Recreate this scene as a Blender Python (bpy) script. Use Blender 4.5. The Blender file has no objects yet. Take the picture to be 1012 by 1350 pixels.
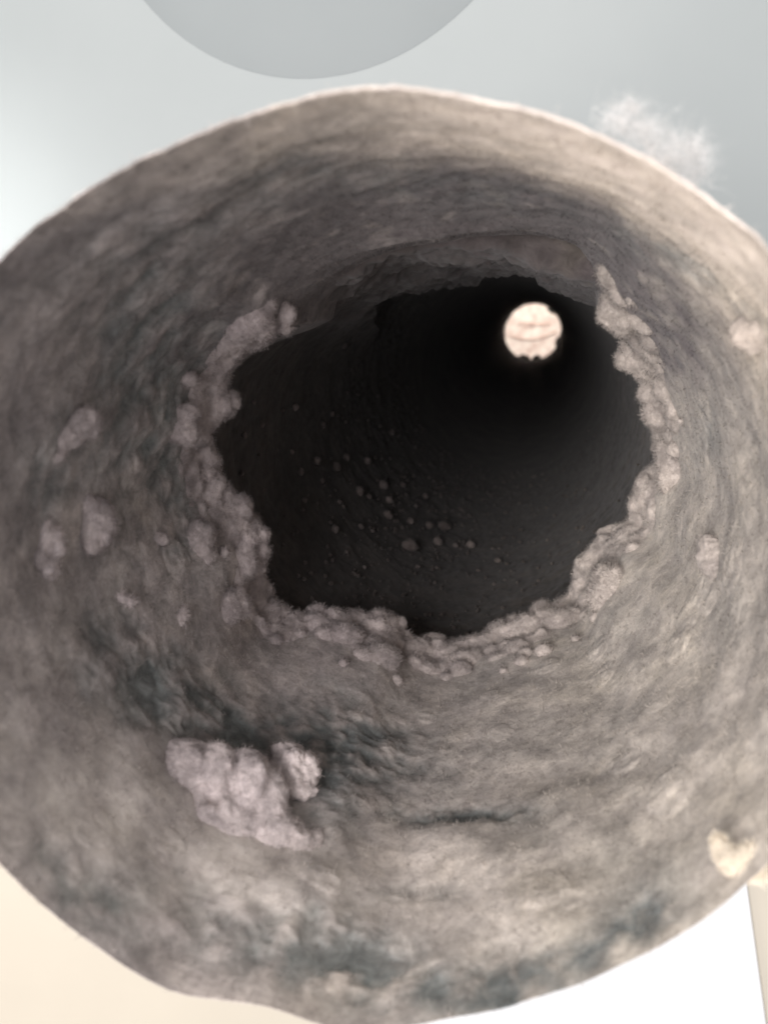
import bpy, bmesh, math, random
import numpy as np
from mathutils import Vector, Matrix

random.seed(7)
RNG = np.random.default_rng(7)
SC = bpy.context.scene
COL = SC.collection
MM = 0.001

# ------------------------------------------------------------------ camera
# the pipe's axis is the world Y axis; the camera stands just in front of its mouth and looks down into it
W, H, F = 1012.0, 1350.0, 1060.0
VP = (715.3, 415.3)                      # where the pipe's axis vanishes in the photograph
CAM = np.array([18.4, 0.0, 29.8])        # mm
d = np.array([(VP[0] - W / 2) / F, -(VP[1] - H / 2) / F, 1.0]); d /= np.linalg.norm(d)
xa = np.cross([0, 1.0, 0], d); xa /= np.linalg.norm(xa)
za = np.cross(d, xa)
M_WC = np.stack([xa, d, za], 1)          # world -> camera (right, up, forward)
cam_data = bpy.data.cameras.new('camera')
cam = bpy.data.objects.new('camera', cam_data); COL.objects.link(cam)
r_, u_, f_ = (M_WC.T @ np.eye(3)).T
cam.matrix_world = Matrix(((r_[0], u_[0], -f_[0], CAM[0] * MM), (r_[1], u_[1], -f_[1], CAM[1] * MM),
                           (r_[2], u_[2], -f_[2], CAM[2] * MM), (0, 0, 0, 1)))
cam_data.sensor_fit = 'VERTICAL'; cam_data.sensor_height = 24.0; cam_data.sensor_width = 24.0
cam_data.lens = F / H * 24.0
cam_data.clip_start = 0.002; cam_data.clip_end = 60
cam_data.dof.use_dof = True; cam_data.dof.focus_distance = 0.17
cam_data.dof.aperture_fstop = cam_data.lens / 1.3
SC.camera = cam

# ------------------------------------------------------------------ room light
SC.view_settings.view_transform = 'Standard'; SC.view_settings.look = 'None'
SC.view_settings.exposure = 0.0; SC.view_settings.gamma = 1.0
wd = bpy.data.worlds.new('World'); SC.world = wd; wd.use_nodes = True
wd.node_tree.nodes['Background'].inputs[0].default_value = (0.93, 0.95, 1.0, 1)
wd.node_tree.nodes['Background'].inputs[1].default_value = 0.42

def lamp(name, loc, target, size, power, color, spot=None):
    l = bpy.data.lights.new(name, 'SPOT' if spot else 'AREA'); l.energy = power; l.color = color
    if spot: l.spot_size = math.radians(spot); l.spot_blend = 1.0; l.shadow_soft_size = size
    else: l.shape = 'DISK'; l.size = size
    o = bpy.data.objects.new(name, l); COL.objects.link(o)
    o.location = loc; o.rotation_euler = (Vector(target) - Vector(loc)).to_track_quat('-Z', 'Y').to_euler()
    return o
lamp('ceiling_lamp', (-0.10, -0.05, 0.75), (0, 0.12, 0), 0.45, 5.5, (1.0, 0.95, 0.88))
lamp('window_light', (-0.22, -0.80, 0.10), (0, 0.1, 0.0), 0.7, 19.5, (1.0, 0.955, 0.95))
lamp('low_left_fill', (-0.42, -0.05, -0.36), (0.03, 0.10, 0.02), 0.22, 0.9, (1.0, 0.90, 0.77))  # unseen fill added from low left to brighten the wall and the rim
lamp('rim_fill_spot', (-0.30, -0.10, -0.24), (0.034, 0.088, 0.036), 0.03, 7.0, (1.0, 0.87, 0.72), spot=15)  # narrow unseen spot added to brighten the upper right rim
lamp('wall_glow_spot', (-0.36, 0.0, 0.12), (-0.24, 0.30, 0.04), 0.03, 7.5, (1.0, 0.99, 0.96), spot=38)  # unseen spot added to make the bright patch on the wall at left
lamp('outdoor_daylight', (0.02, 1.555, 0.13), (0.0, 1.64, -0.01), 0.10, 0.55, (1.0, 0.90, 0.82))

# ------------------------------------------------------------------ numpy noise and camera maths
def _hash(ix, iy, iz, seed):
    h = (ix * 374761393 + iy * 668265263 + iz * 2147483647 + seed * 1274126177) & 0xFFFFFFFF
    h = ((h ^ (h >> 13)) * 1274126177) & 0xFFFFFFFF
    h = ((h ^ (h >> 16)) * 2246822519) & 0xFFFFFFFF
    return h ^ (h >> 15)
_G = RNG.normal(size=(256, 3)); _G /= np.linalg.norm(_G, axis=1)[:, None]; _G *= 1.5
def noise(P, scale=1.0, seed=0):
    """gradient noise about -1..1 at P (.., 3) / scale"""
    Q = P / scale + 17.37 * (seed + 1)
    i = np.floor(Q).astype(np.int64); f = Q - i
    u = f * f * f * (f * (f * 6 - 15) + 10)
    out = 0
    for dx in (0, 1):
        wx = u[..., 0] if dx else 1 - u[..., 0]
        for dy in (0, 1):
            wy = u[..., 1] if dy else 1 - u[..., 1]
            for dz in (0, 1):
                wz = u[..., 2] if dz else 1 - u[..., 2]
                g = _G[_hash(i[..., 0] + dx, i[..., 1] + dy, i[..., 2] + dz, seed) & 255]
                out = out + wx * wy * wz * (g[..., 0] * (f[..., 0] - dx) + g[..., 1] * (f[..., 1] - dy) + g[..., 2] * (f[..., 2] - dz))
    return out
def fbm(P, scale, n=3, seed=0, gain=0.5):
    a, s = 1.0, 0.0
    for k in range(n):
        s = s + a * noise(P, scale / 2 ** k, seed + 11 * k); a *= gain
    return s
def billow(P, scale, n=2, seed=0):
    a, s = 1.0, 0.0
    for k in range(n):
        s = s + a * (1.7 * np.sqrt(noise(P, scale / 2 ** k, seed + 7 * k) ** 2 + 0.006) - 0.5); a *= 0.5
    return s
def sstep(a, b, x):
    t = np.clip((x - a) / (b - a), 0, 1); return t * t * (3 - 2 * t)
def unproj(px, y):
    """the world point (mm) in the photograph's pixel px on the plane at distance y along the pipe"""
    px = np.asarray(px, float)
    c = np.stack([(px[..., 0] - W / 2) / F, -(px[..., 1] - H / 2) / F, np.ones(px.shape[:-1])], -1)
    w = c @ M_WC
    return CAM + w * (y / w[..., 1])[..., None]
def proj(P):
    c = (P - CAM) @ M_WC.T
    return np.stack([W / 2 + F * c[..., 0] / c[..., 2], H / 2 - F * c[..., 1] / c[..., 2]], -1)
def ray(px):
    c = np.array([(px[0] - W / 2) / F, -(px[1] - H / 2) / F, 1.0]); w = M_WC.T @ c
    return w / np.linalg.norm(w)

# ------------------------------------------------------------------ object helpers
def mesh_from(name, V, faces, mat, smooth=True, attrs=None):
    me = bpy.data.meshes.new(name)
    V = np.asarray(V, np.float32); faces = np.asarray(faces, np.int32)
    nf, k = faces.shape
    me.vertices.add(len(V)); me.vertices.foreach_set('co', (V * MM).ravel().astype(np.float32))
    me.loops.add(nf * k); me.loops.foreach_set('vertex_index', faces.ravel())
    me.polygons.add(nf); me.polygons.foreach_set('loop_start', np.arange(0, nf * k, k, dtype=np.int32))
    me.update(calc_edges=True)
    if smooth: me.polygons.foreach_set('use_smooth', np.ones(nf, bool))
    for an, av in (attrs or {}).items():
        at = me.attributes.new(an, 'FLOAT', 'POINT'); at.data.foreach_set('value', np.asarray(av, np.float32).ravel())
    if mat: me.materials.append(mat)
    me.validate()
    return me
def link(name, me, parent=None, loc=None):
    o = bpy.data.objects.new(name, me); COL.objects.link(o)
    if parent: o.parent = parent
    if loc is not None: o.location = loc
    return o
def tag(o, label=None, cat=None, group=None, kind=None):
    if label: o['label'] = label
    if cat: o['category'] = cat
    if group: o['group'] = group
    if kind: o['kind'] = kind
    return o
def thing(name, label, cat, loc=(0, 0, 0), group=None):
    o = bpy.data.objects.new(name, None); COL.objects.link(o); o.location = loc; o.empty_display_size = 0.01
    return tag(o, label, cat, group)
def grid_faces(n, m, wrap=True):
    """quads of an n (around) x m (along) grid of vertices stored [along, around]"""
    j, i = np.meshgrid(np.arange(m - 1), np.arange(n if wrap else n - 1), indexing='ij')
    i2 = (i + 1) % n
    return np.stack([j * n + i, j * n + i2, (j + 1) * n + i2, (j + 1) * n + i], -1).reshape(-1, 4)

# ------------------------------------------------------------------ materials
def nmat(name):
    m = bpy.data.materials.new(name); m.use_nodes = True
    nt = m.node_tree; b = nt.nodes['Principled BSDF']; b.inputs['Roughness'].default_value = 1.0
    if 'Specular IOR Level' in b.inputs: b.inputs['Specular IOR Level'].default_value = 0.1
    return m, nt, b
def N(nt, typ, **kw):
    n = nt.nodes.new(typ)
    for k, v in kw.items(): setattr(n, k, v)
    return n
def tex_noise(nt, co, scale, detail=5, rough=0.6, dist=0.0):
    n = N(nt, 'ShaderNodeTexNoise'); n.inputs['Scale'].default_value = scale; n.inputs['Detail'].default_value = detail
    n.inputs['Roughness'].default_value = rough; n.inputs['Distortion'].default_value = dist
    nt.links.new(co, n.inputs['Vector']); return n.outputs['Fac']
def ramp(nt, fac, *stops):
    r = N(nt, 'ShaderNodeValToRGB'); e = r.color_ramp.elements
    while len(e) < len(stops): e.new(0.5)
    for el, (p, c) in zip(e, stops): el.position = p; el.color = (*c, 1)
    nt.links.new(fac, r.inputs['Fac']); return r.outputs['Color']
def mix(nt, fac, a, b, mode='MIX'):
    x = N(nt, 'ShaderNodeMix', data_type='RGBA', blend_type=mode)
    for sock, v in ((x.inputs['Factor'], fac), (x.inputs['A'], a), (x.inputs['B'], b)):
        if isinstance(v, (int, float)): sock.default_value = v
        elif isinstance(v, tuple): sock.default_value = (*v, 1)
        else: nt.links.new(v, sock)
    return x.outputs['Result']
def attr(nt, name):
    a = N(nt, 'ShaderNodeAttribute', attribute_name=name); return a.outputs['Fac']
def bump(nt, b, h, strength, dist):
    bp = N(nt, 'ShaderNodeBump'); bp.inputs['Strength'].default_value = strength; bp.inputs['Distance'].default_value = dist
    nt.links.new(h, bp.inputs['Height']); nt.links.new(bp.outputs['Normal'], b.inputs['Normal'])

def lint_material(name, ca, cb, cc, contrast=0.5, grime=True, pale=((0.50, 0.445, 0.415), (0.66, 0.60, 0.55))):
    m, nt, b = nmat(name)
    co = N(nt, 'ShaderNodeNewGeometry').outputs['Position']
    big = tex_noise(nt, co, 60, 3, 0.55, 0.4)
    mid = tex_noise(nt, co, 330, 5, 0.65, 0.6)
    fine = tex_noise(nt, co, 1700, 4, 0.7, 0.5)
    cloud = tex_noise(nt, co, 140, 4, 0.6, 0.8)
    c = ramp(nt, big, (0.32, ca), (0.5, cb), (0.68, cc))
    lo = 1 - contrast
    c = mix(nt, 1.0, c, ramp(nt, mid, (0.33, (lo,) * 3), (0.67, (1.12,) * 3)), 'MULTIPLY')
    c = mix(nt, 1.0, c, ramp(nt, fine, (0.3, (0.80, 0.79, 0.79)), (0.7, (1.1, 1.1, 1.1))), 'MULTIPLY')
    c = mix(nt, 1.0, c, ramp(nt, cloud, (0.36, (0.80, 0.795, 0.80)), (0.62, (1.1, 1.1, 1.09))), 'MULTIPLY')
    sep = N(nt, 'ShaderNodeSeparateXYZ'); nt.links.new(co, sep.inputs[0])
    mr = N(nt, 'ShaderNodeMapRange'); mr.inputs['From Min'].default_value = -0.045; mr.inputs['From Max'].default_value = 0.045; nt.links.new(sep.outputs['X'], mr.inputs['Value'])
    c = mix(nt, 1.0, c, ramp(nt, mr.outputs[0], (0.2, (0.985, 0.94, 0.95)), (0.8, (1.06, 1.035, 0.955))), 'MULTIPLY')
    if grime:
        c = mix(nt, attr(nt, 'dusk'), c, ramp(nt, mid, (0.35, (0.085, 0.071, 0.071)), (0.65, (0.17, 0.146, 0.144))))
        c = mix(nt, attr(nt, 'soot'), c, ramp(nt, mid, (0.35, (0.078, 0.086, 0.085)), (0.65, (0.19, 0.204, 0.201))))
        c = mix(nt, attr(nt, 'pale'), c, ramp(nt, mid, (0.3, pale[0]), (0.7, pale[1])))
    nt.links.new(c, b.inputs['Base Color'])
    h = N(nt, 'ShaderNodeMath', operation='ADD'); nt.links.new(mid, h.inputs[0]); nt.links.new(fine, h.inputs[1])
    bump(nt, b, h.outputs[0], 0.22, 0.0008)
    b.inputs['Sheen Weight'].default_value = 0.15; b.inputs['Sheen Roughness'].default_value = 0.6
    return m
M_LINT = lint_material('grey lint', (0.38, 0.355, 0.34), (0.455, 0.42, 0.40), (0.50, 0.46, 0.425), 0.34)
M_PUFF = lint_material('pinkish grey lint', (0.37, 0.338, 0.33), (0.425, 0.386, 0.377), (0.465, 0.425, 0.413), 0.28, False)
M_PALE = lint_material('pale lint', (0.46, 0.422, 0.410), (0.54, 0.495, 0.482), (0.60, 0.553, 0.54), 0.25, False)
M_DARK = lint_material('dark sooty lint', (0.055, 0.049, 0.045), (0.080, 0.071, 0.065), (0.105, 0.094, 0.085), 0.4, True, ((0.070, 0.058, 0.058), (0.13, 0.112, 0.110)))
M_SPECK = lint_material('fine brown dust', (0.075, 0.065, 0.06), (0.11, 0.096, 0.09), (0.15, 0.132, 0.124), 0.3, False)
M_PELLET = lint_material('dusty brown pellet', (0.14, 0.122, 0.114), (0.19, 0.166, 0.156), (0.25, 0.22, 0.208), 0.3, False)

M_BRIGHT = lint_material('bright cream lint', (0.80, 0.73, 0.64), (0.86, 0.79, 0.70), (0.90, 0.84, 0.76), 0.1, False)
def plain(name, c1, c2, scale, rough=0.7, metal=0.0, bstr=0.0):
    m, nt, b = nmat(name)
    co = N(nt, 'ShaderNodeNewGeometry').outputs['Position']
    n = tex_noise(nt, co, scale, 4, 0.6)
    nt.links.new(ramp(nt, n, (0.3, c1), (0.7, c2)), b.inputs['Base Color'])
    b.inputs['Roughness'].default_value = rough; b.inputs['Metallic'].default_value = metal
    b.inputs['Specular IOR Level'].default_value = 0.3
    if bstr: bump(nt, b, n, bstr, 0.0004)
    return m
M_METAL = plain('dull galvanised metal', (0.30, 0.29, 0.30), (0.42, 0.41, 0.42), 90, 0.5, 0.8)
M_CREAM = plain('cream wall paint', (0.47, 0.430, 0.362), (0.49, 0.450, 0.380), 14, 0.7, 0, 0.1)
M_BLUE = plain('pale blue grey wall paint', (0.258, 0.279, 0.280), (0.276, 0.297, 0.298), 10, 0.7, 0, 0.1)
M_WHITE = plain('white board', (0.62, 0.63, 0.64), (0.65, 0.66, 0.67), 20, 0.6)
M_GREYDISC = plain('plain grey', (0.188, 0.207, 0.210), (0.202, 0.221, 0.224), 12, 0.6)
M_HOOD = plain('white vent plastic', (0.64, 0.49, 0.43), (0.92, 0.86, 0.78), 75, 0.6)
M_RIB = plain('dusty vent plastic', (0.56, 0.41, 0.35), (0.70, 0.54, 0.47), 120, 0.8)

# ------------------------------------------------------------------ the wall behind, with the pipe going through it
R_PIPE, Y_FAR, Y_WALL = 51.0, 1535.0, 300.0
def wall_sheet(name, mat, z_lo, z_hi, hole, half=1400):
    """a wall slab 90 mm thick at Y_WALL between two heights, with a half round hole along its edge at z = 0"""
    bm = bmesh.new()
    top = z_hi > 0
    angs = np.linspace(0, math.pi, 49) if top else np.linspace(0, -math.pi, 49)
    zf = z_hi if top else z_lo
    arc = [(hole * math.cos(a), hole * math.sin(a)) for a in angs]
    out = []
    for a in angs:
        cx, sx = math.cos(a), math.sin(a)
        k = min(half / max(abs(cx), 1e-6), abs(zf) / max(abs(sx), 1e-6)); out.append((cx * k, sx * k))
    out[0] = (half, 0.0); out[-1] = (-half, 0.0)
    vs = []
    for yy in (Y_WALL, Y_WALL + 90):
        vs.append(([bm.verts.new((x * MM, yy * MM, z * MM)) for x, z in arc], [bm.verts.new((x * MM, yy * MM, z * MM)) for x, z in out]))
    for k in range(48):
        for (a, o) in vs: bm.faces.new((a[k], a[k + 1], o[k + 1], o[k]))
        bm.faces.new((vs[0][0][k], vs[0][0][k + 1], vs[1][0][k + 1], vs[1][0][k]))
        bm.faces.new((vs[0][1][k], vs[0][1][k + 1], vs[1][1][k + 1], vs[1][1][k]))
    for e in (0, 48): bm.faces.new((vs[0][0][e], vs[0][1][e], vs[1][1][e], vs[1][0][e]))
    bmesh.ops.recalc_face_normals(bm, faces=bm.faces)
    me = bpy.data.meshes.new(name); bm.to_mesh(me); bm.free(); me.materials.append(mat)
    return me
o = link('upper_wall', wall_sheet('upper_wall', M_BLUE, 1, 1400, 56.5)); tag(o, 'pale blue grey upper half of the wall behind the pipe', 'wall', kind='structure')
o = link('lower_wall', wall_sheet('lower_wall', M_CREAM, -1400, -1, 56.5)); tag(o, 'cream lower half of the wall behind the pipe', 'wall', kind='structure')

def slab(name, corners, y0, y1, mat, bevel=1.5):
    """a slab whose outline is given as (x, z) mm"""
    bm = bmesh.new()
    f = bm.faces.new([bm.verts.new((x * MM, y1 * MM, z * MM)) for x, z in corners])
    r = bmesh.ops.extrude_face_region(bm, geom=[f])
    bmesh.ops.translate(bm, verts=[v for v in r['geom'] if isinstance(v, bmesh.types.BMVert)], vec=(0, (y0 - y1) * MM, 0))
    bmesh.ops.recalc_face_normals(bm, faces=bm.faces)
    bmesh.ops.bevel(bm, geom=bm.edges[:], offset=bevel * MM, segments=2, affect='EDGES', profile=0.6)
    me = bpy.data.meshes.new(name); bm.to_mesh(me); bm.free(); me.materials.append(mat)
    return me
P = lambda x, y: unproj(np.array([x, y], float), np.array(Y_WALL - 2.5))[[0, 2]]
tl, tr, br, bl = P(430, 1080), P(972, 1080), P(1012, 1370), P(452, 1370)
tag(link('white_board', slab('white_board', [tl, tr, br + (br - tr) * 1.2, bl + (bl - tl) * 1.2], Y_WALL - 2.5, Y_WALL - 0.6, M_WHITE, 0.5)),
    'smooth white board on the cream wall beneath the pipe', 'board')

# round grey disc high on the wall
c3 = unproj(np.array([400.0, -221.0]), np.array(Y_WALL - 1.8)); e3 = unproj(np.array([400.0, 103.0]), np.array(Y_WALL - 1.8))
rad = (c3[2] - e3[2]) * 1.13; c3[2] = e3[2] + rad; c3[0] += 2
prof = [(0, 0), (rad * .55, 0.0), (rad * .75, 0.3), (rad * .88, 0.75), (rad * .96, 1.25), (rad, 1.7)]
n = 96; V = []
for r, y in prof[1:]:
    for k in range(n): V.append((r * math.cos(2 * math.pi * k / n), y, r * math.sin(2 * math.pi * k / n)))
fc = grid_faces(n, len(prof) - 1)
disc = thing('round_disc', 'round grey disc on the wall above the pipe', 'disc', tuple(np.array([c3[0], Y_WALL - 1.8, c3[2]]) * MM))
link('disc_edge', mesh_from('disc_edge', V, fc, M_GREYDISC), disc)
bm = bmesh.new(); bmesh.ops.create_circle(bm, cap_ends=True, radius=rad * .55 * MM, segments=96, matrix=Matrix.Rotation(math.pi / 2, 4, 'X'))
bmesh.ops.translate(bm, verts=bm.verts, vec=(0, 0.0, 0))
me = bpy.data.meshes.new('disc_middle'); bm.to_mesh(me); bm.free(); me.materials.append(M_GREYDISC); link('disc_middle', me, disc)

# ------------------------------------------------------------------ the duct
duct = thing('exhaust_duct', 'round exhaust duct thickly coated inside with grey lint', 'duct', (0, 0.08, 0))
DL = np.array([0, 80.0, 0])              # parts are stored relative to the mouth
TWO = 2 * math.pi
# outline of the mouth and of the ragged ledge, read from the photograph as directions; both get their own depth
RIM = [(500,113),(600,122),(700,145),(800,182),(880,222),(940,262),(1012,325),(1082,440),(1130,560),(1152,700),(1146,850),(1105,990),(1060,1085),
       (1012,1140),(950,1196),(880,1243),(800,1285),(700,1322),(620,1341),(540,1353),(470,1362),(430,1356),(390,1338),(350,1324),(300,1318),(250,1314),
       (200,1298),(150,1268),(100,1228),(50,1188),(0,1143),(-60,1065),(-118,960),(-146,850),(-152,730),(-138,610),(-104,490),(-50,392),(0,332),(50,290),
       (100,255),(150,226),(200,201),(250,180),(300,158),(350,142),(400,126),(450,117)]
LED = [(575,312),(640,302),(700,302),(762,322),(788,360),(796,412),(838,452),(852,520),(858,575),(868,612),(838,640),(832,688),(795,700),(765,740),(756,790),
       (700,806),(655,826),(625,842),(590,850),(560,846),(520,818),(470,806),(430,806),(395,810),(365,806),(346,760),(348,722),(328,684),(288,640),
       (276,592),(298,546),(290,502),(330,456),(382,428),(388,396),(445,346),(510,322)]
def outline(pts, c, th):
    p = np.array(pts, float) - c
    a = np.arctan2(-p[:, 1], p[:, 0]) % TWO; r = np.hypot(p[:, 0], p[:, 1]); o_ = np.argsort(a)
    a, r = a[o_], r[o_]
    rr = np.interp(th, np.r_[a[-3:] - TWO, a, a[:3] + TWO], np.r_[r[-3:], r, r[:3]])
    return rr
NT, NS = 960, 430
TH = np.arange(NT) / NT * TWO
def ring_px(pts, c, sm):
    r = outline(pts, c, TH)
    k = np.exp(-0.5 * (np.arange(-60, 61) / sm) ** 2); k /= k.sum()
    r = np.convolve(np.r_[r[-60:], r, r[:60]], k, 'valid')
    return np.stack([c[0] + r * np.cos(TH), c[1] - r * np.sin(TH)], -1)
px0 = ring_px(RIM, np.array([505.0, 735.0]), 7)
pxL = ring_px(LED, np.array([575.0, 578.0]), 3)
# depth of the mouth: a slightly slanting plane; depth of the ledge: where the coat is about 8 mm thick
y0 = np.full(NT, 77.0)
for _ in range(6):
    q = unproj(px0, y0); y0 = 77.2 + 0.141 * q[:, 0] + 0.027 * q[:, 2]
P0 = unproj(px0, y0)
ys = np.linspace(135, 200, 66)
rad_at = np.stack([np.hypot(*unproj(pxL, np.full(NT, yy))[:, [0, 2]].T) for yy in ys])
yL = ys[np.argmin(np.abs(rad_at - 43.0), 0)]
k = np.exp(-0.5 * (np.arange(-200, 201) / 70.0) ** 2); k /= k.sum()
yL = np.convolve(np.r_[yL[-200:], yL, yL[:200]], k, 'valid')
PL = unproj(pxL, yL)
A0 = np.unwrap(np.arctan2(P0[:, 2], P0[:, 0])); AL = np.unwrap(np.arctan2(PL[:, 2], PL[:, 0]))
AL += TWO * np.round((A0 - AL).mean() / TWO)
R0 = np.hypot(P0[:, 0], P0[:, 2]) - 0.35 + 0.1 * sstep(0.1, 0.9, np.cos(A0 - math.radians(52))); RL = np.hypot(PL[:, 0], PL[:, 2])

def lining(thi, t):
    """smooth inner face of the front lint coat: thi = index around (0..NT), t = 0 at the mouth .. 1 at the ledge"""
    i = np.floor(thi).astype(int); f = thi - i; a_, b_ = i % NT, (i + 1) % NT
    def g(arr, wrap=0.0):
        v1 = arr[b_] + np.where(b_ < a_, wrap, 0.0)
        return arr[a_] * (1 - f) + v1 * f
    w = g(A0, TWO if A0[-1] > A0[0] else -TWO), g(AL, TWO if AL[-1] > AL[0] else -TWO)
    r0, rl, yy0, yl = g(R0), g(RL), g(y0), g(yL)
    tc = np.clip(t, 0, 1)
    s = tc ** 2.2
    a = w[0] * (1 - tc) + w[1] * tc
    R = r0 * (1 - s) + rl * s
    y = yy0 + (yl - yy0) * tc
    # the lip folds over the edge of the pipe
    rl_ = 0.06 + 0.12 * sstep(0.1, 0.9, np.cos(w[0] - math.radians(52))); ph = np.clip(-t / 0.05, 0, 1) * math.pi
    R = np.where(t < 0, r0 + rl_ - rl_ * np.cos(ph) + 0.8 * np.clip(-t / 0.05 - 1, 0, 2), R); y = np.where(t < 0, yy0 - rl_ * np.sin(ph) + 9 * np.clip(-t / 0.05 - 1, 0, 3), y)
    # the back of the ledge drops to the pipe wall
    tb = np.clip((t - 1) / 0.08, 0, 1)
    tp = sstep(0.3, 0.7, np.sin(a))
    R = np.where(t > 1, rl + ((R_PIPE + 0.4 - rl) * (1 - tp) + 1.0 * tp) * tb ** 1.6, R); y = np.where(t > 1, yl + 3.5 * np.sin(tb * math.pi * .6) * (1 - tp) + 34 * tb * tp, y)
    return np.stack([R * np.cos(a), y, R * np.sin(a)], -1)

def gauss_px(Q, spots):
    s = 0
    for (x, y, sx, sy, rot, amp) in spots:
        c, n_ = math.cos(math.radians(rot)), math.sin(math.radians(rot))
        dx, dy = Q[..., 0] - x, Q[..., 1] - y
        s = s + amp * np.exp(-0.5 * (((dx * c + dy * n_) / sx) ** 2 + ((-dx * n_ + dy * c) / sy) ** 2))
    return s
# bare, sooty patches and pale deposits of the coat, as places on it; PALE also paints the light on the upper right rim
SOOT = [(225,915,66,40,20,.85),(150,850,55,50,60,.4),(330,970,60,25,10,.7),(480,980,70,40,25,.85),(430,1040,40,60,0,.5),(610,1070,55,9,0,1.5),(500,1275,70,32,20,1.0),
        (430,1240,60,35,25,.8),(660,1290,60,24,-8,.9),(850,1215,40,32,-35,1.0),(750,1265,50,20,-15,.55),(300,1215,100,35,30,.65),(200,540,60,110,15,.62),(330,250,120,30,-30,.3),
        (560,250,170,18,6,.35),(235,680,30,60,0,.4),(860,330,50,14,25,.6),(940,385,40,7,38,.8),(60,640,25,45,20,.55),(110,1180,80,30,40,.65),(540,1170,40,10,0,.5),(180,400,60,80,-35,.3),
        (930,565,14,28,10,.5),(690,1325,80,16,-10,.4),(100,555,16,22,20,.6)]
PALE = [(580,140,120,26,6,.9),(800,205,110,34,24,1.0),(960,310,80,42,38,1.0),(960,1140,30,18,-30,.5),(270,1130,140,55,12,.75),(70,990,100,55,10,.6),(150,1060,90,40,10,.45),(560,1180,100,45,0,.3),(60,800,50,60,0,.25),(900,1000,120,90,0,.2)]

ti = np.r_[-0.15, -0.1, -0.075, -np.linspace(0.05, 0.004, 9), np.linspace(0, 1, NS) ** 1.0, 1 + np.linspace(0.004, 0.08, 16)]
T, I = np.meshgrid(ti, np.arange(NT, dtype=float), indexing='ij')
B = lining(I, T)
PX = proj(B)
du = np.roll(B, -1, 1) - np.roll(B, 1, 1); dv = np.gradient(B, axis=0)
NRM = np.cross(du, dv); NRM /= np.linalg.norm(NRM, axis=-1, keepdims=True) + 1e-12
axis_in = -B.copy(); axis_in[..., 1] = -20
mid_ok = np.sum(NRM * axis_in, -1)[NS // 2]
if mid_ok.mean() < 0: NRM = -NRM
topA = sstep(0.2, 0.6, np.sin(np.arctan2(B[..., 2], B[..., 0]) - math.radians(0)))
ledge = (1 - topA) * sstep(0.72, 0.97, T) * (1 - sstep(1.03, 1.08, T))
lipf = sstep(-0.02, 0.10, T)
# circular streaks: noise stretched around the pipe
ang = np.arctan2(B[..., 2], B[..., 0])
ST = np.stack([np.cos(ang) * 14, B[..., 1], np.sin(ang) * 14], -1)
up = sstep(-0.15, 0.55, np.sin(ang)) * (1 - ledge)
D = 1.2 * fbm(B, 15, 2, 3) + 0.10 * billow(B, 6.0, 2, 5) * (0.5 + 0.9 * fbm(B, 25, 1, 9)) + 0.09 * fbm(B, 2.6, 2, 21)
D = D * (1 - 0.45 * sstep(0.3, 0.6, T)); D = D * (0.35 + 0.65 * lipf) * (1 - 0.55 * up) + up * (0.55 * fbm(ST, 8.5, 2, 31) + 0.14 * fbm(B, 2.4, 2, 33))
D = D + ledge * (0.8 * fbm(B, 11, 2, 41) - 1.0)
# rounded puffs pushed out of the coat: many along the ledge, some scattered over the rest
ND = NRM.copy(); jL = int(np.argmin(np.abs(ti - 0.95)))
for q in range(3): ND = (np.roll(ND, 4, 1) + ND + np.roll(ND, -4, 1)) / 3
ND[jL:] = ND[jL]; ND /= np.linalg.norm(ND, axis=-1, keepdims=True)
def pillows(Hm, n, tlo, thi_, rlo, rhi, power, height, seed, where=None):
    rg = np.random.default_rng(seed)
    for q in range(n):
        tt = tlo + (thi_ - tlo) * rg.random(); i0 = int(rg.integers(0, NT))
        j0 = int(np.argmin(np.abs(ti - tt))); r = rlo + (rhi - rlo) * rg.random() ** power
        if where is not None and rg.random() > where(j0, i0): continue
        c = B[j0, i0]
        spi = np.linalg.norm(B[j0, (i0 + 1) % NT] - c) + 1e-6; spj = np.linalg.norm(B[min(j0 + 1, len(ti) - 1), i0] - B[j0 - 1, i0]) / 2 + 1e-6
        wi, wj = int(r / spi) + 2, int(r / spj) + 2
        ja, jb = max(0, j0 - wj), min(len(ti), j0 + wj + 1); ii = np.arange(i0 - wi, i0 + wi + 1) % NT
        blk = B[ja:jb][:, ii]
        e = rg.uniform(0.8, 1.25, 3)
        d2 = np.sum(((blk - c) * e) ** 2, -1) * (1 + 0.35 * fbm(blk, r * 1.1, 1, q % 13))
        h = np.sqrt(np.clip(r * r - d2, 0, None)) * height
        sub = Hm[ja:jb][:, ii]; Hm[ja:jb, ii] = np.maximum(sub, h) + 0.25 * np.minimum(sub, h)
PIL = np.zeros_like(D)
pillows(PIL, 220, 0.04, 0.9, 2.0, 5.0, 1.5, 0.12, 303, lambda j, i: 0.25 + 1.1 * max(0.0, D[j, i]))
PIL *= 0.85 + 0.5 * fbm(B, 1.8, 2, 305)
PIL *= 1 - 0.85 * topA
D = D + PIL
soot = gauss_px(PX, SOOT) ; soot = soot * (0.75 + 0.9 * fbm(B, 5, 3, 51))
pale = gauss_px(PX, PALE) * (0.8 + 0.7 * fbm(B, 6, 3, 53))
D = D - 1.1 * np.clip(soot, 0, 1.1) * lipf
D = D * (1 - sstep(1.05, 1.08, T)) 
j0_ = int(np.argmin(np.abs(ti)))
ND[:j0_] = ND[j0_]; D[:j0_] = D[j0_]
pale = pale + 0.12 * np.clip(PIL, 0, 2)
LV = B + ND * D[..., None]
LPX = proj(LV)
soot = np.clip(1.15 * soot, 0, 1)
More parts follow.
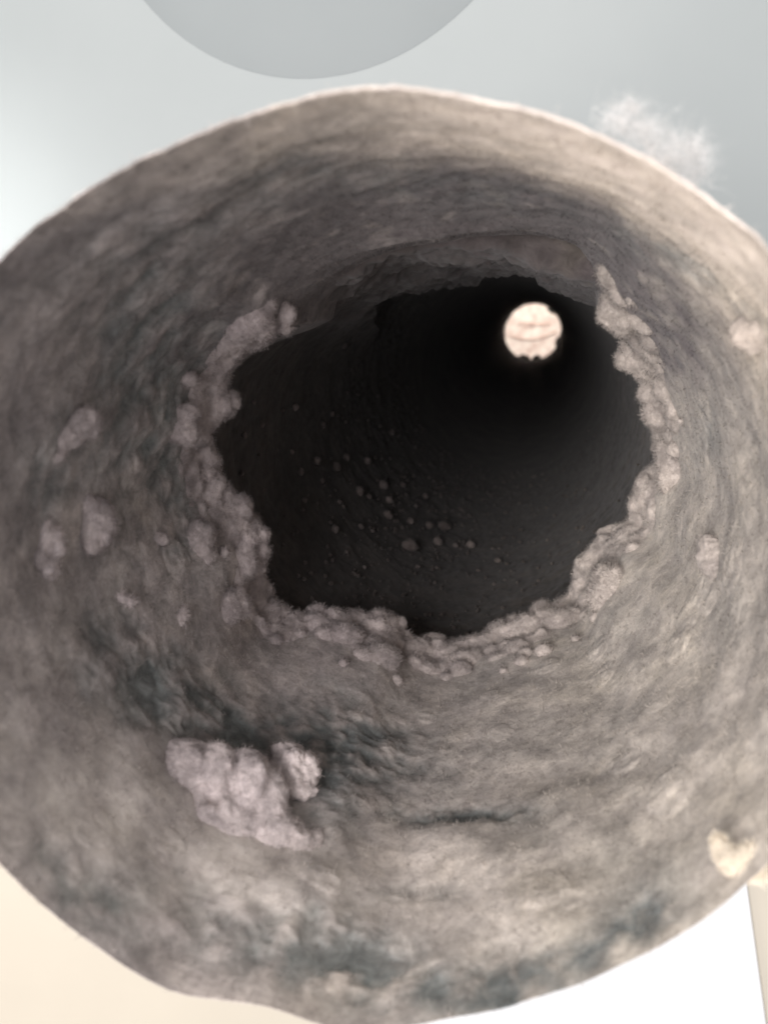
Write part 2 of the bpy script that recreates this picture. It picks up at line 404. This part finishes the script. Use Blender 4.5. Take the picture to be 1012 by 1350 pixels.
# shade along the top end of the coat, put into its colour as dark brown
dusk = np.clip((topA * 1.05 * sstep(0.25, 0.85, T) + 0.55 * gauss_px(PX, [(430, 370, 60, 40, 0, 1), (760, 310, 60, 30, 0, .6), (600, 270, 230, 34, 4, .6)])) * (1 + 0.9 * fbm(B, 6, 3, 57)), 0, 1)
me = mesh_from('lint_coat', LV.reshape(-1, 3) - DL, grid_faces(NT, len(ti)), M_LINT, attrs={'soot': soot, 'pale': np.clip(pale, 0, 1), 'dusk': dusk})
link('lint_coat', me, duct)

def fibres(P, Nn, Tg, n, lmin, lmax, width, lift, seed, droop=0.0):
    """n thin curved ribbons (3 segments) rooted at random points of P"""
    rg = np.random.default_rng(seed)
    k = rg.integers(0, len(P), n)
    p, nn = P[k], Nn[k]
    rnd = rg.normal(size=(n, 3)); rnd /= np.linalg.norm(rnd, axis=1)[:, None]
    tg = rnd - nn * np.sum(rnd * nn, 1)[:, None]
    if Tg is not None: tg = tg + Tg[k] * rg.choice([-1, 1], n)[:, None] * 0.05
    tg /= np.linalg.norm(tg, axis=1)[:, None] + 1e-9
    L = rg.uniform(lmin, lmax, n)[:, None]; li = rg.uniform(0.05, 1, n)[:, None] * lift
    bend = rg.normal(size=(n, 3)) * 0.35
    side = np.cross(tg, nn + 0.4 * rnd); side /= np.linalg.norm(side, axis=1)[:, None] + 1e-9
    w = width * rg.uniform(0.6, 1.4, n)[:, None]
    rows = []
    for s in (0, .5, 1.0):
        c = p + nn * (li * L * math.sin(s * 2.6) * .7 - 0.12 * (s == 0)) + tg * L * s + bend * L * s * s * .5
        ww = w * (1 - 0.75 * s)
        rows += [c - side * ww, c + side * ww]
    V = np.stack(rows, 1).reshape(-1, 3)
    b_ = (np.arange(n) * 6)[:, None]
    Fc = np.concatenate([b_ + np.array([[0, 1, 3, 2]]), b_ + np.array([[2, 3, 5, 4]])], 0)
    return V, Fc, k
sel = (T > -0.05) & (T < 1.03)
fp, fn_ = LV[sel], NRM[sel]
dens = np.linalg.norm(np.cross(du, dv), axis=-1)[sel]; dens = dens / dens.sum()
idx = np.random.default_rng(5).choice(len(fp), 90000, p=dens)
tang = du / (np.linalg.norm(du, axis=-1, keepdims=True) + 1e-9)
V, Fc, kk = fibres(fp[idx], fn_[idx], tang[sel][idx], 130000, 0.3, 1.1, 0.036, 0.8, 6)
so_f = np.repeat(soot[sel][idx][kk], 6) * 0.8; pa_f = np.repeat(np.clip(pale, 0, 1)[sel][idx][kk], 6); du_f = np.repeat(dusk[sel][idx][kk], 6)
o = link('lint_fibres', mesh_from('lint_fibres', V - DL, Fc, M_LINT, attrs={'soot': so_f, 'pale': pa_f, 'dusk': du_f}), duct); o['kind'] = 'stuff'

# longer fluff standing on the upper part of the mouth's edge
sel = (np.abs(T) < 0.035) & (np.sin(np.arctan2(B[..., 2], B[..., 0])) > 0.15)
outw = B / (np.hypot(B[..., 0], B[..., 2])[..., None]) * np.array([1, 0, 1]) + np.array([0, -0.3, 0])
V, Fc, kk = fibres(LV[sel], outw[sel], tang[sel], 3500, 0.4, 1.4, 0.018, 0.5, 16)
o = link('rim_fluff', mesh_from('rim_fluff', V - DL, Fc, M_LINT), duct); o['kind'] = 'stuff'

# the dark coat of the pipe beyond the ledge, with a second ragged step along the top
NY = 300
yy = np.r_[np.linspace(140, 420, NY), np.linspace(430, Y_FAR - 1, 60)]
ta = np.arange(640) / 640 * TWO
YY, TA = np.meshgrid(yy, ta, indexing='ij')
CY = np.stack([R_PIPE * np.cos(TA), YY, R_PIPE * np.sin(TA)], -1)
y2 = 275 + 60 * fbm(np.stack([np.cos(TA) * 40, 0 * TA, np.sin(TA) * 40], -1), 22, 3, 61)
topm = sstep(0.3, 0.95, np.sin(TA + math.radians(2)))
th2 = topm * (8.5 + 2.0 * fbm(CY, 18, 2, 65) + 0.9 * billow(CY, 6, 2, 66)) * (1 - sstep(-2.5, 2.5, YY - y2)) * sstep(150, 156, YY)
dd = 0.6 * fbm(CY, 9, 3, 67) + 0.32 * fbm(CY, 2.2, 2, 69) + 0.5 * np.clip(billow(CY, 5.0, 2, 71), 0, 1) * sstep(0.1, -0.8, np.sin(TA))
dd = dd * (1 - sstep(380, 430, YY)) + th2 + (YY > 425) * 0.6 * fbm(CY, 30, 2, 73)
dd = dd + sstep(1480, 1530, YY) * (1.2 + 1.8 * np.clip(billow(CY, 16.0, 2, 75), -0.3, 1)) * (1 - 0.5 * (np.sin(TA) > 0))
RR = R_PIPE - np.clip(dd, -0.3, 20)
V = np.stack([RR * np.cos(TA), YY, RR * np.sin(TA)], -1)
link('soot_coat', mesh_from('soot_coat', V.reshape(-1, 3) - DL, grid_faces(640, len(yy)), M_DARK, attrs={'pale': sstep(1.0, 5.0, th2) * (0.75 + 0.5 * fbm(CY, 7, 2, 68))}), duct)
sel = (YY < 330)
cyn = -np.stack([np.cos(TA), 0 * TA, np.sin(TA)], -1); cyt = np.stack([-np.sin(TA), 0 * TA, np.cos(TA)], -1)
V, Fc, kk = fibres(V[sel], cyn[sel], cyt[sel], 30000, 0.4, 1.8, 0.035, 0.5, 8)
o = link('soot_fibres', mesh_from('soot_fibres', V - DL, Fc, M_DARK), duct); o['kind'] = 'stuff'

# the metal tube itself
Rm = np.maximum(np.interp(ta, TH, R0), 50.0); Am = np.interp(ta, TH, np.unwrap(A0)); ym = np.interp(ta, TH, y0); rows = []
for (dr, kind_) in ((3.4, 'mouth'), (2.9, 'mid'), (2.4, 'far'), (2.0, 'far'), (2.5, 'mid'), (3.0, 'mouth')):
    if kind_ == 'mouth': rows.append(np.stack([(Rm + dr) * np.cos(Am), ym + 30, (Rm + dr) * np.sin(Am)], -1))
    else: rows.append(np.stack([(R_PIPE + dr) * np.cos(Am), np.full(640, Y_FAR if kind_ == 'far' else 150.0), (R_PIPE + dr) * np.sin(Am)], -1))
link('pipe_shell', mesh_from('pipe_shell', np.concatenate(rows + [rows[0]]) - DL, grid_faces(640, 7), M_METAL), duct)

# ------------------------------------------------------------------ the vent hood at the far end, in daylight
hood = thing('vent_hood', 'sunlit round vent hood at the far end of the pipe', 'vent hood', (0, 1.62, 0))
n = 64; V = []; prof = [(0.5, 14), (24, 12.5), (46, 7.5), (66, 0), (72, -4), (74, -2), (74, 2), (66, 4)]
for r, y in prof:
    for k in range(n): V.append((r * math.cos(TWO * k / n), y, r * math.sin(TWO * k / n)))
link('flap', mesh_from('flap', V, grid_faces(n, len(prof)), M_HOOD), hood)
def arc_rib(x0, x1, z0, sag, tilt, r):
    V = []; m = 22
    for i in range(m):
        s = i / (m - 1); x = x0 + (x1 - x0) * s; z = z0 - sag * (1 - (2 * s - 1) ** 2) + tilt * s
        yb = 14 - 14 * (x * x + z * z) / 66 ** 2 - 0.6
        for k in range(8): V.append((x, yb + r * math.cos(TWO * k / 8), z + r * math.sin(TWO * k / 8)))
    return mesh_from('rib', V, grid_faces(8, m), M_RIB)
for a in ((-44, 44, -6, 12, 5, 1.3), (-30, 20, 16, -3, -7, 1.1), (-20, 34, 4, -5, 8, 1.0)): link('rib', arc_rib(*a), hood)

# ------------------------------------------------------------------ clumps of lint
def blob_mesh(name, lobes, voxel, mat, amp=0.5, bscale=2.4, seed=0, fuzz=800, flen=1.0, sub=3, smooth=5):
    """lobes: (x, y, z, rx, ry, rz) mm in the clump's own frame (z = away from the surface); fused, then given a fluffy relief and fibres"""
    bm = bmesh.new()
    for (x, y, z, rx, ry, rz) in lobes:
        bmesh.ops.create_icosphere(bm, subdivisions=sub, radius=1.0, matrix=Matrix.Translation((x, y, z)) @ Matrix.Diagonal((rx, ry, rz, 1)))
    me = bpy.data.meshes.new('tmp'); bm.to_mesh(me); bm.free()
    ob = bpy.data.objects.new('tmp', me); COL.objects.link(ob)
    md = ob.modifiers.new('r', 'REMESH'); md.mode = 'VOXEL'; md.voxel_size = voxel
    sm = ob.modifiers.new('s', 'SMOOTH'); sm.iterations = smooth
    dg = bpy.context.evaluated_depsgraph_get(); ev = ob.evaluated_get(dg); m2 = ev.to_mesh()
    nv = len(m2.vertices); V = np.empty(nv * 3, np.float32); m2.vertices.foreach_get('co', V); V = V.reshape(-1, 3).astype(float)
    Nn = np.empty(nv * 3, np.float32); m2.vertices.foreach_get('normal', Nn); Nn = Nn.reshape(-1, 3).astype(float)
    nl = len(m2.loops); li = np.empty(nl, np.int32); m2.loops.foreach_get('vertex_index', li)
    ls = np.empty(len(m2.polygons), np.int32); m2.polygons.foreach_get('loop_total', ls)
    Fc = li.reshape(-1, 4)
    ev.to_mesh_clear(); bpy.data.objects.remove(ob); bpy.data.meshes.remove(me)
    off = V + seed * 31.7
    V = V + Nn * (amp * billow(off, bscale, 3, 81) + 0.6 * amp * fbm(off, bscale * 2.2, 2, 83))[:, None]
    if fuzz:
        fv, ff, _ = fibres(V, Nn, None, fuzz, 0.4 * flen, 1.3 * flen, 0.026, 0.9, seed + 3)
        Fc = np.concatenate([Fc, ff + len(V)]); V = np.concatenate([V, fv])
    return mesh_from(name, V, Fc, mat)

flatP = LV.reshape(-1, 3); flatPX = LPX.reshape(-1, 2); flatN = NRM.reshape(-1, 3); flatT = T.reshape(-1)
def surf(px, tmax=1.0):
    dpx = np.sum((flatPX - np.array(px)) ** 2, 1) + np.where((flatT < 0) | (flatT > tmax), 1e6, 0)
    k = int(np.argmin(dpx)); return flatP[k], flatN[k]
def frame(p, nrm, rot=0.0):
    """local frame on the surface: z along the normal, x towards the photograph's right turned by rot"""
    rgt = xa * 0 + M_WC.T @ np.array([math.cos(math.radians(rot)), math.sin(math.radians(rot)), 0])
    x = rgt - nrm * np.dot(rgt, nrm); x /= np.linalg.norm(x); y = np.cross(nrm, x)
    m = Matrix.Identity(4)
    for i in range(3): m[i][0], m[i][1], m[i][2], m[i][3] = x[i], y[i], nrm[i], p[i] * MM
    return m
def put(o, px, rot=0.0, lift=0.0, view=0.35, scale=1.0, tmax=1.0):
    """set the object on the lint coat where the coat shows in pixel px"""
    p, nrm = surf(px, tmax)
    to = CAM - p; to /= np.linalg.norm(to)
    z = nrm * (1 - view) + to * view; z /= np.linalg.norm(z)
    o.matrix_world = frame(p + z * lift, z, rot) @ Matrix.Diagonal((scale, scale, scale, 1))
    return o
def clump(px, lobes, label, mat=M_PUFF, group='clumps of lint on the front coat', rot=0, lift=0.0, view=0.35, amp=0.5, bscale=2.4, seed=1, fuzz=1500, extra=4, smooth=6, voxel=0.32, name='lint_clump', cat='lint clump'):
    rg = np.random.default_rng(900 + seed); lobes = list(lobes)
    for (x, y, z, a, b, c) in list(lobes):
        for q in range(extra):
            v = rg.normal(size=3); v[2] = abs(v[2]); v /= np.linalg.norm(v); k_ = min(a, b) * rg.uniform(0.18, 0.42)
            lobes.append((x + v[0] * a * .9, y + v[1] * b * .9, z + v[2] * c * .8, k_ * rg.uniform(.8, 1.3), k_ * rg.uniform(.8, 1.3), k_ * .8))
    o = link(name, blob_mesh(name, lobes, voxel, mat, amp, bscale, seed, fuzz, smooth=smooth))
    tag(o, label, cat, group); put(o, px, rot, lift, view); return o
def pxmm(px):
    p, _ = surf(px); c = M_WC @ (p - CAM); return c[2] / F          # mm per photo pixel there

# big pale tuft low on the left, and the nugget leaning against it
s = pxmm((320, 1070)) * 1.12
L_ = lambda *q: [(x * s, -y * s, (z + (x * x + y * y) / 1000.0) * s, a * s, b * s, c * s) for (x, y, z, a, b, c) in q]
clump((320, 1076), L_((-75, -50, 0, 34, 36, 20), (-38, -50, 4, 26, 36, 24), (4, -42, 6, 26, 38, 24), (32, -22, 2, 22, 42, 18), (-60, -5, -4, 50, 40, 16), (-10, 15, 0, 64, 38, 18),
      (45, 20, 3, 38, 28, 18), (72, 42, 4, 22, 36, 16), (90, 30, 0, 13, 26, 13), (90, 62, 0, 14, 18, 10), (15, 45, -6, 80, 30, 12), (-70, 30, -8, 80, 38, 12), (-120, -20, -8, 44, 34, 13), (-150, 20, -10, 40, 26, 12), (60, 72, -9, 46, 18, 11), (-60, 66, -10, 70, 22, 12), (-105, -55, -8, 20, 18, 10), (-20, 66, -9, 50, 18, 10)),
      'large pale pinkish tuft of lint low on the lower left of the coat', M_PALE, None, lift=-0.6, view=0.5, amp=0.4, bscale=3.6, seed=2, fuzz=14000, extra=4, smooth=9)
clump((381, 1024), L_((0, -4, 6, 30, 30, 16), (-20, 6, 8, 15, 20, 14), (14, 22, 8, 22, 14, 13), (24, -4, 8, 14, 24, 13), (-5, -28, 6, 22, 12, 12), (-12, 18, 10, 18, 9, 11)),
      'small rounded nugget of lint with a raised edge beside the large pale tuft', M_PALE, None, lift=1.0, view=0.6, amp=0.4, bscale=1.8, seed=3, fuzz=1300, voxel=0.25)
s = pxmm((90, 575))
clump((88, 572), L_((22, -14, 6, 26, 20, 14), (-4, 2, 6, 28, 16, 14), (-26, 20, 4, 22, 14, 11), (10, -2, 4, 28, 16, 12)), 'oblong slanting tuft of lint on the left side of the coat', rot=0, view=0.5, amp=0.3, seed=4, fuzz=2100)
clump((122, 690), L_((4, -14, 4, 28, 26, 18), (0, 14, 4, 28, 28, 18), (10, 0, 8, 22, 36, 16)), 'smooth oval puff of lint on the left beneath the oblong tuft', view=0.5, amp=0.25, seed=5, fuzz=2100)
clump((60, 725), L_((0, -20, 2, 12, 26, 12), (-10, 6, 2, 16, 26, 12), (14, -8, 2, 12, 24, 12), (4, 24, 2, 16, 18, 10)), 'ragged pale tuft of lint beside the smooth oval puff', M_PALE, view=0.5, amp=0.4, seed=6, fuzz=2000)
clump((210, 708), L_((0, 0, 3, 13, 11, 9), (5, 5, 3, 9, 9, 8)), 'small lone ball of lint between the oval puff and the ledge', view=0.5, amp=0.2, seed=7, fuzz=600, voxel=0.22)
clump((165, 790), L_((-6, 0, 1, 10, 9, 7), (8, 4, 1, 10, 7, 6)), 'tiny pale tuft of lint below the smooth oval puff', M_PALE, view=0.5, amp=0.3, seed=8, fuzz=800, voxel=0.22)
clump((240, 812), L_((0, 4, 1, 9, 13, 7), (4, -8, 1, 7, 8, 6)), 'tiny pale fleck of lint left of the lower ledge', M_PALE, view=0.5, amp=0.3, seed=9, fuzz=800, voxel=0.22)
s = pxmm((930, 740))
clump((938, 735), L_((0, 0, 3, 22, 26, 14), (12, 18, 3, 18, 18, 12), (-6, -16, 3, 14, 16, 10)), 'rounded lump of lint on the right side of the coat', view=0.45, amp=0.35, seed=10, fuzz=1200)
clump((990, 440), L_((0, 0, 3, 20, 16, 12), (14, -10, 3, 18, 14, 12)), 'pale lump of lint on the upper right of the coat', view=0.45, amp=0.3, seed=11, fuzz=1000)
s = pxmm((962, 1135))
clump((968, 1134), L_((-12, -14, 2, 10, 20, 9), (-4, 2, 2, 13, 16, 9), (10, 12, 2, 20, 11, 9), (26, 14, 2, 16, 9, 8), (12, 2, 1, 16, 14, 8), (28, -2, 0, 9, 16, 7)), 'bright cream tuft of lint at the lower right of the mouth', M_BRIGHT, rot=0, view=0.75, lift=0.3, amp=0.5, bscale=3.2, seed=12, fuzz=9000)

# the billowy edge of the coat: hundreds of puffs fused into one ragged ring
rg = np.random.default_rng(401); lobes = []
lobe_i = []
for (n, tlo, thi_, rlo, rhi, pw, sink) in ((330, 0.955, 1.0, 2.2, 4.8, 1.3, 0.65), (420, 0.88, 0.98, 2.4, 5.2, 1.2, 0.78), (150, 0.94, 1.0, 1.6, 3.0, 1.3, 0.3), (110, 0.97, 1.0, 0.9, 2.2, 1.0, -0.35), (70, 0.80, 0.94, 0.9, 2.0, 1.0, 0.1)):
    tt = tlo + (thi_ - tlo) * rg.random(n); jj = np.searchsorted(ti, tt); ii = rg.integers(0, NT, n)
    rr_ = rlo + (rhi - rlo) * rg.random(n) ** pw
    keep = rg.random(n) > sstep(0.55, 0.8, np.sin(np.arctan2(B[jj, ii, 2], B[jj, ii, 0]))); jj, ii, rr_ = jj[keep], ii[keep], rr_[keep]; n = len(jj)
    cc = LV[jj, ii] - ND[jj, ii] * (rr_ * sink)[:, None] + rg.normal(size=(n, 3)) * 0.25
    cc[:, 1] += rg.uniform(-0.5, 1.5, n)
    for c, r in zip(cc, rr_): lobes.append((*c, *(r * rg.uniform(0.8, 1.25, 3))))
link('lint_edge', blob_mesh('lint_edge', lobes, 0.34, M_PUFF, 0.3, 3.0, 0, 170000, 1.3, sub=2, smooth=24), duct, tuple(-DL * MM))

# puffs along the ledge: (x, y, width, height) in the photograph
LEDGE = [(412, 806, 22, 20, 'twin puff of lint on the ledge, the lower of the pair'), (424, 790, 16, 15, 'twin puff of lint on the ledge, the upper of the pair'),
         (528, 826, 15, 20, 'small upright knob of lint on the bottom of the ledge'), (572, 838, 26, 17, 'broad low puff of lint beside the upright knob'),
         (690, 838, 52, 30, 'widest puff of lint, on the bottom right of the ledge'), (738, 822, 40, 30, 'round puff of lint adjoining the widest puff on the ledge'),
         (486, 824, 22, 22, 'low puff of lint between the twin puffs and the upright knob'), (450, 840, 40, 30, 'wide puff of lint just below the twin puffs'), (265, 620, 32, 34, 'round puff of lint on the left of the ledge, just above the oval one'), (300, 668, 32, 34, 'oval puff of lint on the left of the ledge, just under the round one'),
         (330, 700, 26, 24, 'bulging puff of lint on the left of the ledge, jutting farthest into the hole'), (318, 726, 30, 34, 'tall puff of lint just below the one jutting farthest into the hole'), (262, 716, 30, 32, 'puff of lint on the left behind the ledge, nearest the small lone ball'), (352, 820, 40, 36, 'large puff of lint at the lower left corner of the ledge'), (374, 836, 22, 20, 'small puff of lint between the lower left corner puff and the twin puffs'), (300, 800, 36, 36, 'broad puff of lint set back from the lower left corner of the ledge'),
         (775, 742, 18, 22, 'narrow puff of lint on the lower right of the ledge, above the round puff'), (800, 694, 22, 12, 'flat little puff of lint capping the lower right of the ledge'), (852, 655, 28, 32, 'squarish puff of lint on the right of the ledge, halfway up'), (846, 470, 40, 34, 'puff of lint on the upper right of the ledge, below the highest one'), (815, 410, 34, 34, 'highest puff of lint on the right of the ledge, nearest the bright opening'), (868, 540, 34, 40, 'long puff of lint on the right of the ledge, above the squarish one'), (890, 610, 40, 44, 'big puff of lint set back on the right, just above the squarish puff'),
         (540, 858, 36, 26, 'puff of lint directly below the upright knob at the bottom of the ledge'), (612, 872, 36, 24, 'lowest puff of lint on the ledge, left of the widest puff'), (500, 868, 40, 30, 'wide puff of lint at the foot of the ledge, left below the upright knob'), (330, 420, 40, 36, 'large puff of lint on the upper left of the ledge'), (290, 528, 28, 26, 'puff of lint on the left of the ledge below the large upper left puff'), (372, 412, 18, 24, 'small puff of lint leaning on the large upper left puff of the ledge'), (240, 560, 30, 30, 'puff of lint set back from the ledge, just above the round left puff'), (800, 780, 40, 40, 'wide puff of lint set back from the lower right of the ledge')]
variants = []
for q in range(9):
    rg = np.random.default_rng(100 + q)
    lb = [(0, 0, 0.2, .72, .72, .62)] + [(.52 * math.cos(a), .52 * math.sin(a), .1 + .35 * rg.random(), *(rg.uniform(.34, .55, 3))) for a in rg.uniform(0, TWO, 5)]
    variants.append(blob_mesh('lint_puff', [tuple(4 * v for v in l) for l in lb], 0.24, M_PUFF, 0.35, 2.8, 20 + q, 5000, 0.9))
for q, (x, y, w, h, lab) in enumerate(LEDGE):
    o = link('lint_puff', variants[q % 9])
    p, nrm = surf((x, y), 1.0); sc = pxmm((x, y))
    to = CAM - p; to /= np.linalg.norm(to); z = nrm * .35 + to * .65; z /= np.linalg.norm(z)
    m = frame(p - z * 0.75 * min(w, h) * sc * .5, z, 0)
    o.matrix_world = m @ Matrix.Diagonal((w * sc / 4.0, h * sc / 4.0, min(w, h) * sc / 4.4, 1))
    tag(o, lab or 'rounded puff of grey lint on the ragged ledge inside the pipe', 'lint puff', 'puffs of lint along the ledge')

# dust pellets lying in the dark part of the pipe
PEL = [(538, 722, 13, 'largest dust pellet on the dark floor of the pipe'), (585, 696, 9, 'second largest dust pellet, up and right of the largest one'), (576, 716, 8, 'dust pellet close to the right of the largest one'), (442, 616, 8, 'dust pellet at the right of a short row on the left of the dark floor'), (416, 608, 7, 'dust pellet in the middle of a short row on the left of the dark floor'), (395, 622, 6, 'dust pellet at the left of a short row on the dark floor'), (455, 603, 6, None),
       (483, 608, 6, None), (472, 648, 8, None), (503, 640, 8, None), (512, 660, 6, None), (447, 662, 4, None), (452, 668, 3, None), (510, 680, 7, None), (540, 688, 6, None), (565, 694, 7, 'dust pellet just above and right of the largest one'),
       (620, 720, 7, 'dust pellet next to the lone one farthest right'), (656, 740, 5, 'lone dust pellet farthest right on the dark floor'), (550, 748, 4, None), (575, 749, 3, None), (440, 698, 7, 'dust pellet low on the left, next to the puffs of the ledge'), (475, 695, 5, None), (400, 660, 5, None), (398, 672, 4, None), (333, 530, 5, 'topmost lone dust pellet near the left edge of the dark floor'),
       (321, 574, 5, 'lone dust pellet close beside the left ledge, middle of three'), (318, 624, 4, 'lone dust pellet close beside the left ledge, lowest of three'), (452, 455, 6, 'lone dust pellet highest up on the dark left wall'), (388, 536, 6, None), (425, 560, 5, None), (437, 546, 4, None), (345, 560, 4, None), (480, 748, 3, None), (456, 728, 3, None),
       (384, 596, 4, None), (424, 634, 4, None), (490, 700, 4, None), (600, 720, 4, None), (530, 640, 5, None), (560, 655, 5, None), (515, 570, 5, None), (486, 655, 4, None), (548, 668, 4, None)]
rg = np.random.default_rng(77)
pv = []
for q in range(6):
    r2 = np.random.default_rng(200 + q)
    lb = [(0, 0, .3, .8, .8, .7)] + [(.5 * math.cos(a), .5 * math.sin(a), .3, *(r2.uniform(.35, .6, 3))) for a in r2.uniform(0, TWO, 3)]
    pv.append(blob_mesh('dust_pellet', [tuple(2 * v for v in l) for l in lb], 0.28, M_PELLET, 0.3, 1.3, 60 + q, 260, 0.7))
for q, (x, y, r, lab) in enumerate(PEL):
    dr = ray((x, y)); rr = R_PIPE - 0.6
    a_ = dr[0] ** 2 + dr[2] ** 2; b_ = CAM[0] * dr[0] + CAM[2] * dr[2]; c_ = CAM[0] ** 2 + CAM[2] ** 2 - rr * rr
    t_ = (-b_ + math.sqrt(b_ * b_ - a_ * c_)) / a_
    p = CAM + dr * t_
    if not 165 < p[1] < 470: continue
    nrm = np.array([-p[0], 0, -p[2]]) / rr
    sc = (M_WC @ (p - CAM))[2] / F * r / 2.0
    o = link('dust_pellet', pv[q % 6])
    o.matrix_world = frame(p, nrm, rg.uniform(0, 360)) @ Matrix.Diagonal((sc, sc, sc, 1))
    tag(o, lab or 'small dust pellet scattered on the dark floor of the pipe', 'dust pellet', 'dust pellets on the floor of the pipe')

rg = np.random.default_rng(78)
bm = bmesh.new()
for q in range(900):                     # dust too fine to count
    a, y = rg.normal(math.radians(-112), 0.55), rg.uniform(175, 430)
    p = np.array([(R_PIPE - 0.7) * math.cos(a), y, (R_PIPE - 0.7) * math.sin(a)]) - DL; r = rg.choice([.2, .3, .4, .6]) * MM
    mt = Matrix.Translation(tuple(p * MM)) @ Matrix.Diagonal((r * rg.uniform(.7, 1.3), r * rg.uniform(.7, 1.3), r, 1))
    bmesh.ops.create_icosphere(bm, subdivisions=1, radius=1.0, matrix=mt)
me = bpy.data.meshes.new('dust_specks'); bm.to_mesh(me); bm.free(); me.materials.append(M_SPECK)
o = link('dust_specks', me, duct); o['kind'] = 'stuff'

# dark tufts hanging at the far opening, seen against the daylight
for (deg, w, h, lab) in ((-108, 11, 8, 'dark tuft of lint at the bottom of the bright far opening'), (-82, 8, 9, 'dark tuft of lint low in the bright far opening, right of the other low one'),
                         (-22, 10, 6, 'dark tuft of lint on the right edge of the bright far opening'), (48, 9, 4, 'dark tuft of lint on the upper right edge of the bright far opening')):
    a = math.radians(deg); nrm = np.array([-math.cos(a), 0, -math.sin(a)]); p = -nrm * (R_PIPE - 1.5); p[1] = Y_FAR - 12
    o = link('lint_clump', blob_mesh('lint_clump', [(0, 0, 0, w, 6, h), (w * .5, 2, 0, w * .6, 6, h * .7), (-w * .7, -2, -1, w * .5, 6, h * .6)], 1.0, M_DARK, 1.2, 6, deg + 200, 60, 4))
    z = nrm; x = np.array([-math.sin(a), 0, math.cos(a)]); y_ = np.cross(z, x)
    o.matrix_world = Matrix(((x[0], y_[0], z[0], p[0] * MM), (x[1], y_[1], z[1], p[1] * MM), (x[2], y_[2], z[2], p[2] * MM), (0, 0, 0, 1)))
    tag(o, lab, 'lint clump', 'dark tufts at the far opening')

# loose white wisp of lint outside the mouth, upper right
p0 = unproj(np.array([862.0, 190.0]), np.array(95.0))
rg = np.random.default_rng(9); pts = []
for (x, y, sx, sy, n) in ((815, 160, 22, 16, 220), (850, 175, 26, 18, 260), (885, 200, 30, 22, 320), (905, 225, 26, 18, 260), (835, 140, 10, 8, 80), (920, 195, 14, 14, 120), (860, 215, 26, 14, 200)):
    q = np.stack([rg.normal(x, sx * .6, n), rg.normal(y, sy * .6, n)], -1); pts.append(unproj(q, 95 + rg.normal(0, 2.0, n)))
pts = np.concatenate(pts); nr = rg.normal(size=pts.shape); nr /= np.linalg.norm(nr, axis=1)[:, None]
m, nt, b = nmat('white cottony fibre'); b.inputs['Base Color'].default_value = (0.62, 0.61, 0.60, 1); M_WISP = m
V, Fc, _ = fibres(pts, nr, None, 4200, 0.8, 2.6, 0.010, 0.8, 10)
o = link('lint_wisp', mesh_from('lint_wisp', V - p0, Fc, M_WISP), None, tuple(p0 * MM)); tag(o, 'loose white wisp of lint clinging outside the upper right of the mouth', 'lint wisp')
